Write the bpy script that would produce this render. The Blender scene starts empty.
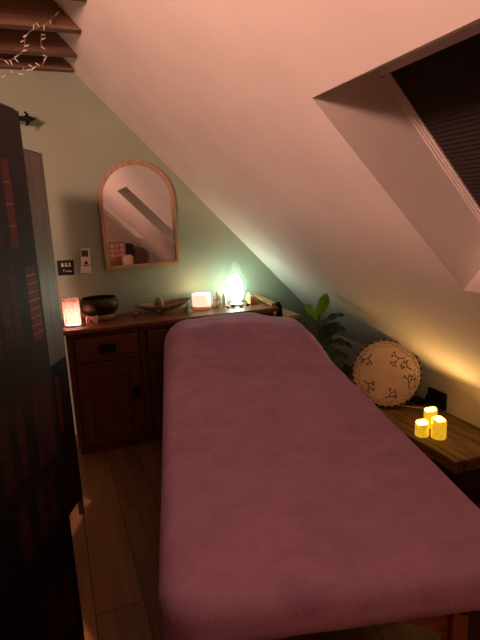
import bpy, bmesh, math, random
from mathutils import Vector, Matrix, Euler, noise

random.seed(7)
C = bpy.context.scene.collection
sc = bpy.context.scene
PI = math.pi

# ------------------------------------------------------------------ materials
def lin(c):
    def f(v):
        v /= 255.0
        return v / 12.92 if v <= 0.04045 else ((v + 0.055) / 1.055) ** 2.4
    return tuple(f(v) for v in c) + (1.0,)

class NT:
    def __init__(self, name):
        self.m = bpy.data.materials.new(name)
        self.m.use_nodes = True
        self.t = self.m.node_tree
        self.t.nodes.clear()
        self.out = self.t.nodes.new('ShaderNodeOutputMaterial')
    def n(self, kind, **kw):
        nd = self.t.nodes.new(kind)
        for k, v in kw.items():
            if k.startswith('i_'):
                nd.inputs[k[2:].replace('_', ' ')].default_value = v
            else:
                setattr(nd, k, v)
        return nd
    def l(self, a, b):
        self.t.links.new(a, b)
    def coord(self, scale=(1, 1, 1), kind='Object', rot=(0, 0, 0)):
        tc = self.n('ShaderNodeTexCoord')
        mp = self.n('ShaderNodeMapping')
        mp.inputs['Scale'].default_value = scale
        mp.inputs['Rotation'].default_value = rot
        self.l(tc.outputs[kind], mp.inputs['Vector'])
        return mp.outputs['Vector']
    def ramp(self, fac, stops):
        r = self.n('ShaderNodeValToRGB')
        e = r.color_ramp.elements
        while len(e) < len(stops):
            e.new(0.5)
        for el, (p, c) in zip(e, stops):
            el.position = p
            el.color = c
        self.l(fac, r.inputs['Fac'])
        return r.outputs['Color']
    def bump(self, h, strength=0.2, dist=0.01):
        b = self.n('ShaderNodeBump')
        b.inputs['Strength'].default_value = strength
        b.inputs['Distance'].default_value = dist
        self.l(h, b.inputs['Height'])
        return b.outputs['Normal']

def plain(name, rgb, rough=0.6, metal=0.0, var=0.12, scale=30, spec=0.4, bump=0.0, emit=None, es=0.0, sheen=0.0, sub=0.0):
    t = NT(name)
    p = t.n('ShaderNodeBsdfPrincipled')
    c = lin(rgb)
    nz = t.n('ShaderNodeTexNoise')
    nz.inputs['Scale'].default_value = scale
    nz.inputs['Detail'].default_value = 4
    t.l(t.coord(), nz.inputs['Vector'])
    d = tuple(v * (1 - var) for v in c[:3]) + (1,)
    u = tuple(min(1, v * (1 + var)) for v in c[:3]) + (1,)
    t.l(t.ramp(nz.outputs['Fac'], [(0.3, d), (0.7, u)]), p.inputs['Base Color'])
    p.inputs['Roughness'].default_value = rough
    p.inputs['Metallic'].default_value = metal
    p.inputs['Specular IOR Level'].default_value = spec
    if sheen:
        p.inputs['Sheen Weight'].default_value = sheen
    if sub:
        p.inputs['Subsurface Weight'].default_value = sub
        p.inputs['Subsurface Radius'].default_value = (0.02, 0.012, 0.008)
    if bump:
        t.l(t.bump(nz.outputs['Fac'], bump, 0.004), p.inputs['Normal'])
    if emit:
        p.inputs['Emission Color'].default_value = lin(emit)
        p.inputs['Emission Strength'].default_value = es
    t.l(p.outputs[0], t.out.inputs['Surface'])
    return t.m

def wood(name, dark, light, axis='X', scale=1.0, rough=0.5, spec=0.4, contrast=(0.3, 0.75), bump=0.15, knots=False):
    t = NT(name)
    p = t.n('ShaderNodeBsdfPrincipled')
    s = {'X': (1.5, 22, 22), 'Y': (22, 1.5, 22), 'Z': (22, 22, 1.5)}[axis]
    v = t.coord(tuple(q * scale for q in s))
    n1 = t.n('ShaderNodeTexNoise'); n1.inputs['Scale'].default_value = 1.6
    n1.inputs['Detail'].default_value = 8; n1.inputs['Roughness'].default_value = 0.65
    n1.inputs['Distortion'].default_value = 0.6
    t.l(v, n1.inputs['Vector'])
    col = t.ramp(n1.outputs['Fac'], [(contrast[0], lin(dark)), (contrast[1], lin(light))])
    if knots:
        vo = t.n('ShaderNodeTexVoronoi'); vo.inputs['Scale'].default_value = 2.3
        t.l(t.coord((1, 1, 1)), vo.inputs['Vector'])
        k = t.ramp(vo.outputs['Distance'], [(0.03, (0.25, 0.25, 0.25, 1)), (0.08, (1, 1, 1, 1))])
        mx = t.n('ShaderNodeMix', data_type='RGBA', blend_type='MULTIPLY')
        mx.inputs['Factor'].default_value = 0.8
        t.l(col, mx.inputs['A']); t.l(k, mx.inputs['B'])
        col = mx.outputs['Result']
    t.l(col, p.inputs['Base Color'])
    p.inputs['Roughness'].default_value = rough
    p.inputs['Specular IOR Level'].default_value = spec
    t.l(t.bump(n1.outputs['Fac'], bump, 0.004), p.inputs['Normal'])
    t.l(p.outputs[0], t.out.inputs['Surface'])
    return t.m

def paint(name, rgb, bump=0.06, rough=0.75):
    t = NT(name)
    p = t.n('ShaderNodeBsdfPrincipled')
    n1 = t.n('ShaderNodeTexNoise'); n1.inputs['Scale'].default_value = 3.0; n1.inputs['Detail'].default_value = 5
    n2 = t.n('ShaderNodeTexNoise'); n2.inputs['Scale'].default_value = 6.0; n2.inputs['Detail'].default_value = 2
    v = t.coord()
    t.l(v, n1.inputs['Vector']); t.l(v, n2.inputs['Vector'])
    c = lin(rgb)
    t.l(t.ramp(n1.outputs['Fac'], [(0.3, tuple(q * .95 for q in c[:3]) + (1,)), (0.7, tuple(min(1, q * 1.04) for q in c[:3]) + (1,))]), p.inputs['Base Color'])
    p.inputs['Roughness'].default_value = rough
    p.inputs['Specular IOR Level'].default_value = 0.25
    t.l(t.bump(n2.outputs['Fac'], bump, 0.03), p.inputs['Normal'])
    t.l(p.outputs[0], t.out.inputs['Surface'])
    return t.m

def planks(name):
    t = NT(name)
    p = t.n('ShaderNodeBsdfPrincipled')
    v = t.coord((1, 1, 1), rot=(0, 0, PI / 2))
    br = t.n('ShaderNodeTexBrick')
    br.offset = 0.37
    br.inputs['Color1'].default_value = lin((142, 104, 66))
    br.inputs['Color2'].default_value = lin((124, 88, 54))
    br.inputs['Mortar'].default_value = lin((84, 60, 38))
    br.inputs['Scale'].default_value = 1.0
    br.inputs['Mortar Size'].default_value = 0.0035
    br.inputs['Brick Width'].default_value = 1.3
    br.inputs['Row Height'].default_value = 0.19
    t.l(v, br.inputs['Vector'])
    n1 = t.n('ShaderNodeTexNoise'); n1.inputs['Scale'].default_value = 1.5
    n1.inputs['Detail'].default_value = 7; n1.inputs['Distortion'].default_value = 0.5
    t.l(t.coord((18, 1.4, 10)), n1.inputs['Vector'])
    g = t.ramp(n1.outputs['Fac'], [(0.25, (0.6, 0.6, 0.6, 1)), (0.75, (1.1, 1.1, 1.1, 1))])
    vo = t.n('ShaderNodeTexVoronoi'); vo.inputs['Scale'].default_value = 2.6
    t.l(t.coord((1.2, 0.9, 1)), vo.inputs['Vector'])
    k = t.ramp(vo.outputs['Distance'], [(0.03, (0.3, 0.3, 0.3, 1)), (0.075, (1, 1, 1, 1))])
    m1 = t.n('ShaderNodeMix', data_type='RGBA', blend_type='MULTIPLY'); m1.inputs['Factor'].default_value = 0.9
    m2 = t.n('ShaderNodeMix', data_type='RGBA', blend_type='MULTIPLY'); m2.inputs['Factor'].default_value = 0.8
    t.l(br.outputs['Color'], m1.inputs['A']); t.l(g, m1.inputs['B'])
    t.l(m1.outputs['Result'], m2.inputs['A']); t.l(k, m2.inputs['B'])
    t.l(m2.outputs['Result'], p.inputs['Base Color'])
    p.inputs['Roughness'].default_value = 0.5
    t.l(t.bump(br.outputs['Fac'], -0.3, 0.002), p.inputs['Normal'])
    t.l(p.outputs[0], t.out.inputs['Surface'])
    return t.m

def fleece(name):
    t = NT(name)
    p = t.n('ShaderNodeBsdfPrincipled')
    v = t.coord()
    n1 = t.n('ShaderNodeTexNoise'); n1.inputs['Scale'].default_value = 9.0
    n1.inputs['Detail'].default_value = 8; n1.inputs['Roughness'].default_value = 0.62; n1.inputs['Distortion'].default_value = 0.5
    t.l(v, n1.inputs['Vector'])
    n2 = t.n('ShaderNodeTexNoise'); n2.inputs['Scale'].default_value = 160.0; n2.inputs['Detail'].default_value = 3
    t.l(v, n2.inputs['Vector'])
    c = t.ramp(n1.outputs['Fac'], [(0.28, lin((166, 126, 155))), (0.5, lin((180, 139, 169))), (0.72, lin((190, 149, 179)))])
    t.l(c, p.inputs['Base Color'])
    p.inputs['Roughness'].default_value = 0.9
    p.inputs['Specular IOR Level'].default_value = 0.15
    p.inputs['Sheen Weight'].default_value = 0.3
    p.inputs['Sheen Roughness'].default_value = 0.5
    p.inputs['Sheen Tint'].default_value = lin((220, 180, 200))
    ad = t.n('ShaderNodeMath', operation='MULTIPLY_ADD')
    ad.inputs[1].default_value = 0.35
    t.l(n2.outputs['Fac'], ad.inputs[0]); t.l(n1.outputs['Fac'], ad.inputs[2])
    t.l(t.bump(ad.outputs[0], 0.5, 0.014), p.inputs['Normal'])
    t.l(p.outputs[0], t.out.inputs['Surface'])
    return t.m

def mirror_mat():
    t = NT('silvered glass')
    p = t.n('ShaderNodeBsdfPrincipled')
    n = t.n('ShaderNodeTexNoise'); n.inputs['Scale'].default_value = 2
    t.l(t.coord(), n.inputs['Vector'])
    t.l(t.ramp(n.outputs['Fac'], [(0, (0.80, 0.80, 0.79, 1)), (1, (0.86, 0.86, 0.85, 1))]), p.inputs['Base Color'])
    p.inputs['Metallic'].default_value = 1
    p.inputs['Roughness'].default_value = 0.02
    t.l(p.outputs[0], t.out.inputs['Surface'])
    return t.m

def shell_glass(name, tint, scale=60, amount=0.55, rough=0.12):
    """thin crackled glass: mostly clear, with bright bumpy glints"""
    t = NT(name)
    tr = t.n('ShaderNodeBsdfTransparent'); tr.inputs[0].default_value = tint
    gl = t.n('ShaderNodeBsdfGlossy'); gl.inputs['Roughness'].default_value = rough
    tl = t.n('ShaderNodeBsdfTranslucent'); tl.inputs[0].default_value = (0.85, 0.95, 0.88, 1)
    vo = t.n('ShaderNodeTexVoronoi', feature='DISTANCE_TO_EDGE'); vo.inputs['Scale'].default_value = scale
    t.l(t.coord(), vo.inputs['Vector'])
    r = t.ramp(vo.outputs['Distance'], [(0.0, (amount,) * 3 + (1,)), (0.09, (amount * .2,) * 3 + (1,))])
    m1 = t.n('ShaderNodeMixShader'); m2 = t.n('ShaderNodeMixShader')
    t.l(r, m1.inputs[0]); t.l(tr.outputs[0], m1.inputs[1]); t.l(tl.outputs[0], m1.inputs[2])
    m2.inputs[0].default_value = .03; t.l(m1.outputs[0], m2.inputs[1]); t.l(gl.outputs[0], m2.inputs[2])
    nb = t.bump(vo.outputs['Distance'], 0.6, 0.01)
    t.l(nb, gl.inputs['Normal'])
    t.l(m2.outputs[0], t.out.inputs['Surface'])
    return t.m

def glow(name, rgb, strength, base=None, scale=40, low=0.6):
    """a lamp body: gives off light, slightly mottled"""
    t = NT(name)
    p = t.n('ShaderNodeBsdfPrincipled')
    p.inputs['Base Color'].default_value = lin(base or rgb)
    p.inputs['Roughness'].default_value = 0.5
    n = t.n('ShaderNodeTexNoise'); n.inputs['Scale'].default_value = scale; n.inputs['Detail'].default_value = 3
    t.l(t.coord(), n.inputs['Vector'])
    c = lin(rgb)
    t.l(t.ramp(n.outputs['Fac'], [(0.3, tuple(v * low for v in c[:3]) + (1,)), (0.65, c)]), p.inputs['Emission Color'])
    p.inputs['Emission Strength'].default_value = strength
    t.l(p.outputs[0], t.out.inputs['Surface'])
    return t.m

def translucent(name, rgb, mixf=0.6, lines=None, linescale=30, width=0.06, emit=0.0):
    t = NT(name)
    d = t.n('ShaderNodeBsdfDiffuse'); tl = t.n('ShaderNodeBsdfTranslucent')
    mx = t.n('ShaderNodeMixShader'); mx.inputs[0].default_value = mixf
    c = lin(rgb)
    if lines:
        vo = t.n('ShaderNodeTexVoronoi', feature='DISTANCE_TO_EDGE'); vo.inputs['Scale'].default_value = linescale
        t.l(t.coord((1, 1, 0.8)), vo.inputs['Vector'])
        col = t.ramp(vo.outputs['Distance'], [(width * .5, lin(lines)), (width, c)])
        t.l(col, d.inputs[0]); t.l(col, tl.inputs[0])
    else:
        n = t.n('ShaderNodeTexNoise'); n.inputs['Scale'].default_value = 60
        t.l(t.coord(), n.inputs['Vector'])
        col = t.ramp(n.outputs['Fac'], [(0.3, tuple(v * .85 for v in c[:3]) + (1,)), (0.7, c)])
        t.l(col, d.inputs[0]); t.l(col, tl.inputs[0])
    t.l(d.outputs[0], mx.inputs[1]); t.l(tl.outputs[0], mx.inputs[2])
    if emit:
        em = t.n('ShaderNodeEmission'); em.inputs[1].default_value = emit
        t.l(col, em.inputs[0])
        a = t.n('ShaderNodeAddShader')
        t.l(mx.outputs[0], a.inputs[0]); t.l(em.outputs[0], a.inputs[1])
        t.l(a.outputs[0], t.out.inputs['Surface'])
    else:
        t.l(mx.outputs[0], t.out.inputs['Surface'])
    return t.m

def plaid(name):
    t = NT(name)
    p = t.n('ShaderNodeBsdfPrincipled')
    ck = t.n('ShaderNodeTexBrick'); ck.offset = 0.0
    ck.inputs['Color1'].default_value = lin((188, 150, 122)); ck.inputs['Color2'].default_value = lin((178, 140, 112))
    ck.inputs['Mortar'].default_value = lin((90, 46, 36)); ck.inputs['Scale'].default_value = 1
    ck.inputs['Mortar Size'].default_value = 0.007; ck.inputs['Brick Width'].default_value = 0.09; ck.inputs['Row Height'].default_value = 0.09
    t.l(t.coord((1, 1, 1), rot=(PI / 2, 0, 0)), ck.inputs['Vector'])
    t.l(ck.outputs['Color'], p.inputs['Base Color'])
    p.inputs['Roughness'].default_value = 0.9
    t.l(p.outputs[0], t.out.inputs['Surface'])
    return t.m

M = dict(
    sage=paint('sage wall paint', (156, 168, 146)),
    white=paint('off white paint', (234, 226, 216)),
    side=paint('warm wall paint', (166, 150, 132)),
    beam=wood('stained beam wood', (90, 64, 48), (150, 114, 88), 'X', 1.0, 0.6, 0.3),
    deck=wood('dark board wood', (44, 28, 20), (70, 46, 34), 'Y', 0.8, 0.7, 0.2),
    floor=planks('oak plank floor'),
    oak=wood('oiled oak', (88, 46, 26), (150, 88, 50), 'X', 1.0, 0.36, 0.5),
    oakz=wood('oiled oak upright', (70, 36, 22), (112, 62, 38), 'Z', 1.0, 0.5, 0.4),  # same oak as the worktop, darkened to carry the shade on the fronts
    oakx=wood('shaded oiled oak', (70, 36, 22), (112, 62, 38), 'X', 1.0, 0.5, 0.4),  # worktop oak again, shade of the drawer fronts put into the colour
    gold=wood('honey mirror wood', (160, 120, 84), (208, 170, 128), 'Z', 1.2, 0.5, 0.4),
    bench=wood('rustic bench oak', (48, 33, 19), (146, 110, 64), 'Y', 0.9, 0.55, 0.35, (0.36, 0.66), 0.5),
    pale=wood('pale plain wood', (150, 108, 66), (206, 164, 112), 'Y', 1.0, 0.5, 0.4),
    beech=wood('massage table wood', (120, 66, 34), (170, 104, 58), 'X', 1.0, 0.5, 0.4),
    fleece=fleece('plum fleece'),
    mirror=mirror_mat(),
    black=plain('black painted metal', (10, 9, 9), 0.5, var=0.2, spec=0.2),
    blackp=plain('black plastic', (20, 18, 18), 0.4, var=0.1, spec=0.4),
    whitep=plain('white plastic', (222, 214, 204), 0.4, var=0.03),
    greyp=plain('grey screen plastic', (62, 64, 62), 0.3, var=0.1),
    bowl=plain('dark hammered bronze', (62, 55, 46), 0.5, metal=0.85, var=0.35, scale=45, bump=0.4),
    cush=plain('cream ring cushion', (150, 128, 100), 0.9, var=0.15),
    dish=plain('brown leaf dish', (150, 124, 104), 0.5, var=0.3, scale=25, bump=0.2),
    egg=plain('olive egg stone', (150, 132, 96), 0.35, var=0.25, scale=20),
    rose=plain('rose crystal', (206, 160, 150), 0.25, var=0.2, scale=40),
    crystal=plain('clear crystal', (214, 205, 180), 0.12, var=0.2, scale=50, spec=0.8),
    greens=plain('green crystal', (150, 158, 112), 0.25, var=0.4, scale=50, spec=0.7),
    amber=plain('amber stone', (150, 96, 50), 0.3, var=0.3, scale=50),
    stoned=plain('dark tumbled stone', (70, 62, 54), 0.3, var=0.3, scale=60),
    stonel=plain('pale tumbled stone', (190, 178, 150), 0.3, var=0.2, scale=60),
    shell=plain('tan shell', (190, 150, 100), 0.5, var=0.35, scale=35, bump=0.4),
    leafd=plain('dark leaf', (54, 80, 50), 0.35, var=0.25, scale=14, spec=0.5),
    leafl=translucent('young leaf', (150, 190, 74), 0.45),
    stem=plain('plant stem', (72, 66, 40), 0.7, var=0.25),
    pot=plain('dark plant pot', (40, 38, 36), 0.6, var=0.15),
    soil=plain('potting soil', (38, 28, 20), 0.95, var=0.4, scale=90, bump=0.6),
    hide=plain('drum hide', (222, 194, 184), 0.65, var=0.12, scale=9),
    hoop=wood('drum hoop wood', (70, 40, 24), (116, 72, 44), 'X', 1.0, 0.5),
    ink=plain('dark brown ink', (48, 28, 22), 0.7, var=0.1),
    inkm=plain('mid brown ink', (104, 74, 56), 0.7, var=0.35, scale=120),
    lace=plain('pale lacing', (224, 206, 180), 0.6, var=0.1),
    wax=glow('lit candle wax', (255, 196, 40), 0.75, base=(240, 205, 110), scale=45, low=0.55),
    waxp=glow('pillar candle wax', (255, 226, 194), 1.0, base=(235, 225, 210), scale=14, low=0.85),
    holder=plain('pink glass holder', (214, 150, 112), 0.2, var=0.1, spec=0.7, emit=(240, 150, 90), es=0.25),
    lantern=translucent('pink lantern glass', (248, 218, 208), 0.7, lines=(140, 92, 84), linescale=36, width=0.022),
    lampcore=glow('bright led core', (230, 255, 240), 22.0, scale=55, low=0.5),
    lampshell=shell_glass('crackled glass', (0.95, 0.98, 0.96, 1), 48, 0.04),
    blind=plain('black pleated blind', (52, 44, 40), 0.8, var=0.08, spec=0.2),
    wire=plain('fairy light wire', (150, 130, 112), 0.6, var=0.05),
    bulb=plain('unlit fairy bulb', (232, 222, 205), 0.3, var=0.05),
    scr=plain('dark screen canvas', (17, 14, 15), 0.5, var=0.3, scale=12, spec=0.25),
    scrgrey=wood('grey wall reflection', (84, 78, 72), (126, 118, 108), 'Z', 1.2, 0.45, 0.5),  # glancing reflection of the lit wall, put into the canvas colour
    scrframe=plain('dark screen frame', (26, 20, 19), 0.5, var=0.2, spec=0.3),
    spine=plain('printed red spine', (84, 34, 28), 0.5, var=0.25, scale=60, spec=0.25),
    spined=plain('printed maroon spine', (46, 23, 22), 0.5, var=0.3, scale=60, spec=0.25),
    band=plain('printed gold band', (128, 76, 54), 0.45, var=0.2, spec=0.3),
    plaid=plaid('plaid wool'),
    cream=plain('cream cushion cloth', (206, 180, 152), 0.9, var=0.08),
    chair=plain('dark upholstery', (36, 30, 30), 0.85, var=0.2),
    rust=plain('brown cushion cloth', (120, 76, 56), 0.9, var=0.15),
)

# ------------------------------------------------------------------ mesh helpers
class MB:
    """collects shapes, then links them as ONE mesh object"""
    def __init__(self):
        self.v, self.f, self.mi, self.sm = [], [], [], []
    def add(self, verts, faces, mi=0, smooth=False):
        o = len(self.v)
        self.v += [tuple(p) for p in verts]
        for f in faces:
            self.f.append([i + o for i in f]); self.mi.append(mi); self.sm.append(smooth)
        return self
    def box(self, lo, hi, mi=0, mat=None):
        x0, y0, z0 = lo; x1, y1, z1 = hi
        v = [Vector(p) for p in ((x0, y0, z0), (x1, y0, z0), (x1, y1, z0), (x0, y1, z0), (x0, y0, z1), (x1, y0, z1), (x1, y1, z1), (x0, y1, z1))]
        if mat: v = [mat @ p for p in v]
        return self.add(v, [(3, 2, 1, 0), (4, 5, 6, 7), (0, 1, 5, 4), (1, 2, 6, 5), (2, 3, 7, 6), (3, 0, 4, 7)], mi)
    def prism(self, poly, d, mi=0):
        """poly: list of 3D points, extruded by vector d"""
        n = len(poly); d = Vector(d)
        v = [Vector(p) for p in poly] + [Vector(p) + d for p in poly]
        f = [tuple(range(n - 1, -1, -1)), tuple(range(n, 2 * n))]
        f += [(i, (i + 1) % n, n + (i + 1) % n, n + i) for i in range(n)]
        return self.add(v, f, mi)
    def tube(self, pts, r, seg=8, mi=0, cap=True):
        pts = [Vector(p) for p in pts]
        rs = r if isinstance(r, (list, tuple)) else [r] * len(pts)
        rings = []
        up = Vector((0, 0, 1))
        for i, p in enumerate(pts):
            t = (pts[min(i + 1, len(pts) - 1)] - pts[max(i - 1, 0)]).normalized()
            a = t.cross(up)
            if a.length < 0.05: a = t.cross(Vector((0, 1, 0)))
            a.normalize(); b = t.cross(a)
            rings.append([p + (a * math.cos(2 * PI * k / seg) + b * math.sin(2 * PI * k / seg)) * rs[i] for k in range(seg)])
        v = [q for rg in rings for q in rg]
        f = [(i * seg + k, i * seg + (k + 1) % seg, (i + 1) * seg + (k + 1) % seg, (i + 1) * seg + k) for i in range(len(pts) - 1) for k in range(seg)]
        if cap:
            f += [tuple(range(seg - 1, -1, -1)), tuple((len(pts) - 1) * seg + k for k in range(seg))]
        return self.add(v, f, mi, True)
    def lathe(self, prof, seg=32, mi=0, at=(0, 0, 0), scale=(1, 1), wob=None, fn=None):
        """prof: (radius, z); closed at zero radius"""
        v, f = [], []
        for i, (r, z) in enumerate(prof):
            for k in range(seg):
                a = 2 * PI * k / seg
                q = r * (fn(a) if fn else 1.0)
                w = wob(a, z, r) if wob else 0.0
                v.append((at[0] + q * math.cos(a) * scale[0], at[1] + q * math.sin(a) * scale[1], at[2] + z + w))
        for i in range(len(prof) - 1):
            for k in range(seg):
                k2 = (k + 1) % seg
                f.append((i * seg + k, i * seg + k2, (i + 1) * seg + k2, (i + 1) * seg + k))
        return self.add(v, f, mi, True)
    def grid(self, fn, nu, nv, mi=0, smooth=True):
        v = [fn(i / nu, j / nv) for i in range(nu + 1) for j in range(nv + 1)]
        f = [(i * (nv + 1) + j, (i + 1) * (nv + 1) + j, (i + 1) * (nv + 1) + j + 1, i * (nv + 1) + j + 1) for i in range(nu) for j in range(nv)]
        return self.add(v, f, mi, smooth)
    def build(self, name, mats, parent=None, bevel=0.0, loc=None, solid=0.0, sub=0, seg=2):
        me = bpy.data.meshes.new(name)
        org = Vector(loc) if loc is not None else Vector((0, 0, 0))
        me.from_pydata([Vector(p) - org for p in self.v], [], self.f)
        if not isinstance(mats, (list, tuple)): mats = [mats]
        for m in mats: me.materials.append(m)
        for p, mi, sm in zip(me.polygons, self.mi, self.sm):
            p.material_index = mi; p.use_smooth = sm
        bm = bmesh.new(); bm.from_mesh(me)
        bmesh.ops.remove_doubles(bm, verts=bm.verts, dist=1e-6)
        bmesh.ops.dissolve_degenerate(bm, edges=bm.edges, dist=1e-7)
        bmesh.ops.recalc_face_normals(bm, faces=bm.faces)
        bm.to_mesh(me); bm.free()
        o = bpy.data.objects.new(name, me); C.objects.link(o)
        o.location = org
        if parent is not None:
            o.parent = parent
            w, q = Vector((0, 0, 0)), parent
            while q is not None:
                w += q.location; q = q.parent
            o.location = org - w
        if bevel:
            b = o.modifiers.new('bevel', 'BEVEL'); b.width = bevel; b.segments = seg; b.limit_method = 'ANGLE'
        if solid:
            s = o.modifiers.new('solid', 'SOLIDIFY'); s.thickness = solid; s.offset = -1
        if sub:
            s = o.modifiers.new('sub', 'SUBSURF'); s.levels = sub; s.render_levels = sub
        return o

def tag(o, label, cat, group=None, kind=None):
    o['label'] = label; o['category'] = cat
    if group: o['group'] = group
    if kind: o['kind'] = kind
    return o
def thing(name, loc, label, cat, group=None):
    o = bpy.data.objects.new(name, None); C.objects.link(o)
    o.location = loc; o.empty_display_size = 0.05
    return tag(o, label, cat, group)
def struct(o, label=None, cat=None, group=None):
    o['kind'] = 'structure'
    if label: o['label'] = label
    if cat: o['category'] = cat
    if group: o['group'] = group
    return o

# ------------------------------------------------------------------ the room
# x: along the gable wall, y: into the room, z: up.  The camera stands at (0, 0, 1.5).
YG, YB, XL, XK = 3.58, -2.95, -1.7, 2.13           # gable wall, rear wall, left wall, knee wall
SZ = lambda x: 2.702 - 1.035 * x                    # underside of the sloping ceiling
ZK = SZ(XK)
ZD = 2.64                                           # underside of the boards above the beams
XD = (2.702 - ZD) / 1.035

struct(MB().box((XL - .1, YB - .1, -.1), (XK + .1, YG + .1, 0)).build('floor', M['floor']))
gp = lambda y: [(XL, y, 0), (XK, y, 0), (XK, y, ZK), (XD, y, ZD), (XL, y, ZD)]
struct(MB().prism(gp(YG), (0, .1, 0)).build('wall_back', M['sage']))
struct(MB().prism(gp(YB - .1), (0, .1, 0)).build('wall_front', M['side']))
struct(MB().box((XL - .1, YB, 0), (XL, YG, ZD)).build('wall_left', M['side']))
struct(MB().box((XK, YB, 0), (XK + .1, YG, ZK + .02)).build('wall_right', M['white']))
struct(MB().box((XL, YB, ZD), (XD + .05, YG, ZD + .05)).build('ceiling_boards', M['deck']))

# sloping ceiling with the opening of the roof window
WX0, WX1 = 0.822, 1.474
WINS = ((.72, 1.497), (-2.157, -1.38))
sl = MB()
def slope_rect(x0, x1, y0, y1):
    sl.add([(x0, y0, SZ(x0)), (x1, y0, SZ(x1)), (x1, y1, SZ(x1)), (x0, y1, SZ(x0))], [(0, 1, 2, 3)])
XT = XD - .02
ys = sorted([YB, YG] + [y for w in WINS for y in w])
for c, d in zip(ys[:-1], ys[1:]):
    slope_rect(XT, WX0, c, d); slope_rect(WX1, XK + .03, c, d)
    if (c, d) not in WINS: slope_rect(WX0, WX1, c, d)
# reveals: top one almost level, bottom one almost upright
RT = (1.064, 1.946)                         # where the top reveal meets the window frame
RB = (1.632, 1.329)                           # where the bottom reveal meets it
P0, P1 = (WX0, SZ(WX0)), (WX1, SZ(WX1))
v3 = lambda p, y: (p[0], y, p[1])
for WY0, WY1 in WINS:
    sl.add([v3(P0, WY0), v3(P0, WY1), v3(RT, WY1), v3(RT, WY0)], [(0, 1, 2, 3)])
    sl.add([v3(P1, WY0), v3(P1, WY1), v3(RB, WY1), v3(RB, WY0)], [(0, 1, 2, 3)])
    for y in (WY0, WY1):
        sl.add([v3(P0, y), v3(RT, y), v3(RB, y), v3(P1, y)], [(0, 1, 2, 3)])
co = sl.build('ceiling', M['white'])
struct(co)

# roof windows in the opening: pane plane through RT and RB
wd = Vector((RB[0] - RT[0], 0, RB[1] - RT[1])); wlen = wd.length; wd.normalize()
wn = Vector((-wd.z, 0, wd.x))                        # pointing outside (up and out)
if wn.z < 0: wn = -wn
def wp(t, y, d):                                     # t down the window, d outwards
    q = Vector((RT[0], 0, RT[1])) + wd * t + wn * d
    return Vector((q.x, y, q.z))
def wbox(mb, t0, t1, y0, y1, d0, d1, mi=0):
    v = [wp(t, y, d) for d in (d0, d1) for t, y in ((t0, y0), (t1, y0), (t1, y1), (t0, y1))]
    mb.add(v, [(3, 2, 1, 0), (4, 5, 6, 7), (0, 1, 5, 4), (1, 2, 6, 5), (2, 3, 7, 6), (3, 0, 4, 7)], mi)
for k, lab in enumerate(('white framed roof window with black pleated blind, at upper right of the photo',
                         'white framed roof window behind the viewer, seen only in the arched mirror')):
    ya, yb = WINS[k]
    w = thing('window_%d' % (k + 1), wp(0, ya, 0), lab, 'window')
    w['kind'] = 'structure'
    fb = MB()
    wbox(fb, 0, .026, ya, yb, .0, .09); wbox(fb, wlen - .045, wlen, ya, yb, .0, .09)
    for e, q in ((ya, 1), (yb, -1)):
        for w_, d_ in ((.005, .0), (.010, .008), (.016, .016)):
            y_ = sorted((e, e + q * w_))
            wbox(fb, .034, wlen - .045, y_[0], y_[1], d_, .09)
    fb.build('window_frame', M['white'], w)
    pb = MB()
    n = 42
    prof = [(.026 + (wlen - .072) * i / (2 * n), .021 if i % 2 else .0245) for i in range(n * 2 + 1)]
    def bl(u, v, prof=prof, ya=ya, yb=yb):
        t, d = prof[round(u * (len(prof) - 1))]
        return wp(t, ya + .008 + (yb - ya - .016) * v, d)
    pb.grid(bl, len(prof) - 1, 1, smooth=False)
    pb.build('pleated_blind', M['blind'], w)
    gb = MB(); wbox(gb, .02, wlen - .02, ya + .01, yb - .01, .076, .084)
    gb.build('window_pane', M['greyp'], w)
# beams tying the slope: the far one lies against the gable wall
for k, (y0, y1) in enumerate(((3.515, 3.578), (3.212, 3.274), (2.812, 2.875), (2.41, 2.472), (2.01, 2.072), (1.61, 1.672))):
    b = MB()
    z0, z1 = 2.43, ZD - .002
    xe = lambda z: (2.702 - z) / 1.035 - .004
    b.prism([(XL + .002, y0, z0), (xe(z0), y0, z0), (xe(z1), y0, z1), (XL + .002, y0, z1)], (0, y1 - y0, 0))
    o = b.build('ceiling_beam', M['beam'], bevel=.004)
    lab = ('brown wooden ceiling beam lying flat against the green end wall', 'brown wooden ceiling beam second from the green end wall',
           'brown wooden ceiling beam third from the end wall, fairy lights over it', 'brown wooden ceiling beam fourth from the end wall',
           'brown wooden ceiling beam fifth from the end wall', 'brown wooden ceiling beam nearest the viewer')[k]
    struct(o, lab, 'beam', 'ceiling beams')

# unlit fairy lights hanging over the beams
fl = thing('fairy_lights', (-.18, 2.9, 2.43), 'unlit white fairy light string dangling from the ceiling beams', 'fairy lights')
strands = [
    [(.20, 2.79, 2.56), (.176, 2.79, 2.514), (.140, 2.79, 2.478), (.095, 2.79, 2.437), (.054, 2.80, 2.420), (.018, 2.83, 2.412), (-.007, 2.84, 2.384), (-.018, 2.84, 2.334), (-.034, 2.84, 2.315),
     (-.059, 2.84, 2.294), (-.097, 2.84, 2.276), (-.127, 2.84, 2.281), (-.18, 2.84, 2.30), (-.26, 2.84, 2.35), (-.34, 2.84, 2.425)],
    [(.072, 2.89, 2.428), (.065, 2.9, 2.389), (.061, 2.9, 2.352), (.070, 2.9, 2.307), (.057, 2.9, 2.278), (.038, 2.9, 2.277), (.018, 2.9, 2.271), (-.002, 2.9, 2.256), (-.02, 2.9, 2.260),
     (-.051, 2.9, 2.240), (-.093, 2.9, 2.231), (-.143, 2.9, 2.226), (-.185, 2.9, 2.247), (-.27, 2.9, 2.33), (-.33, 2.9, 2.425)],
]
wmb = MB()
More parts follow.
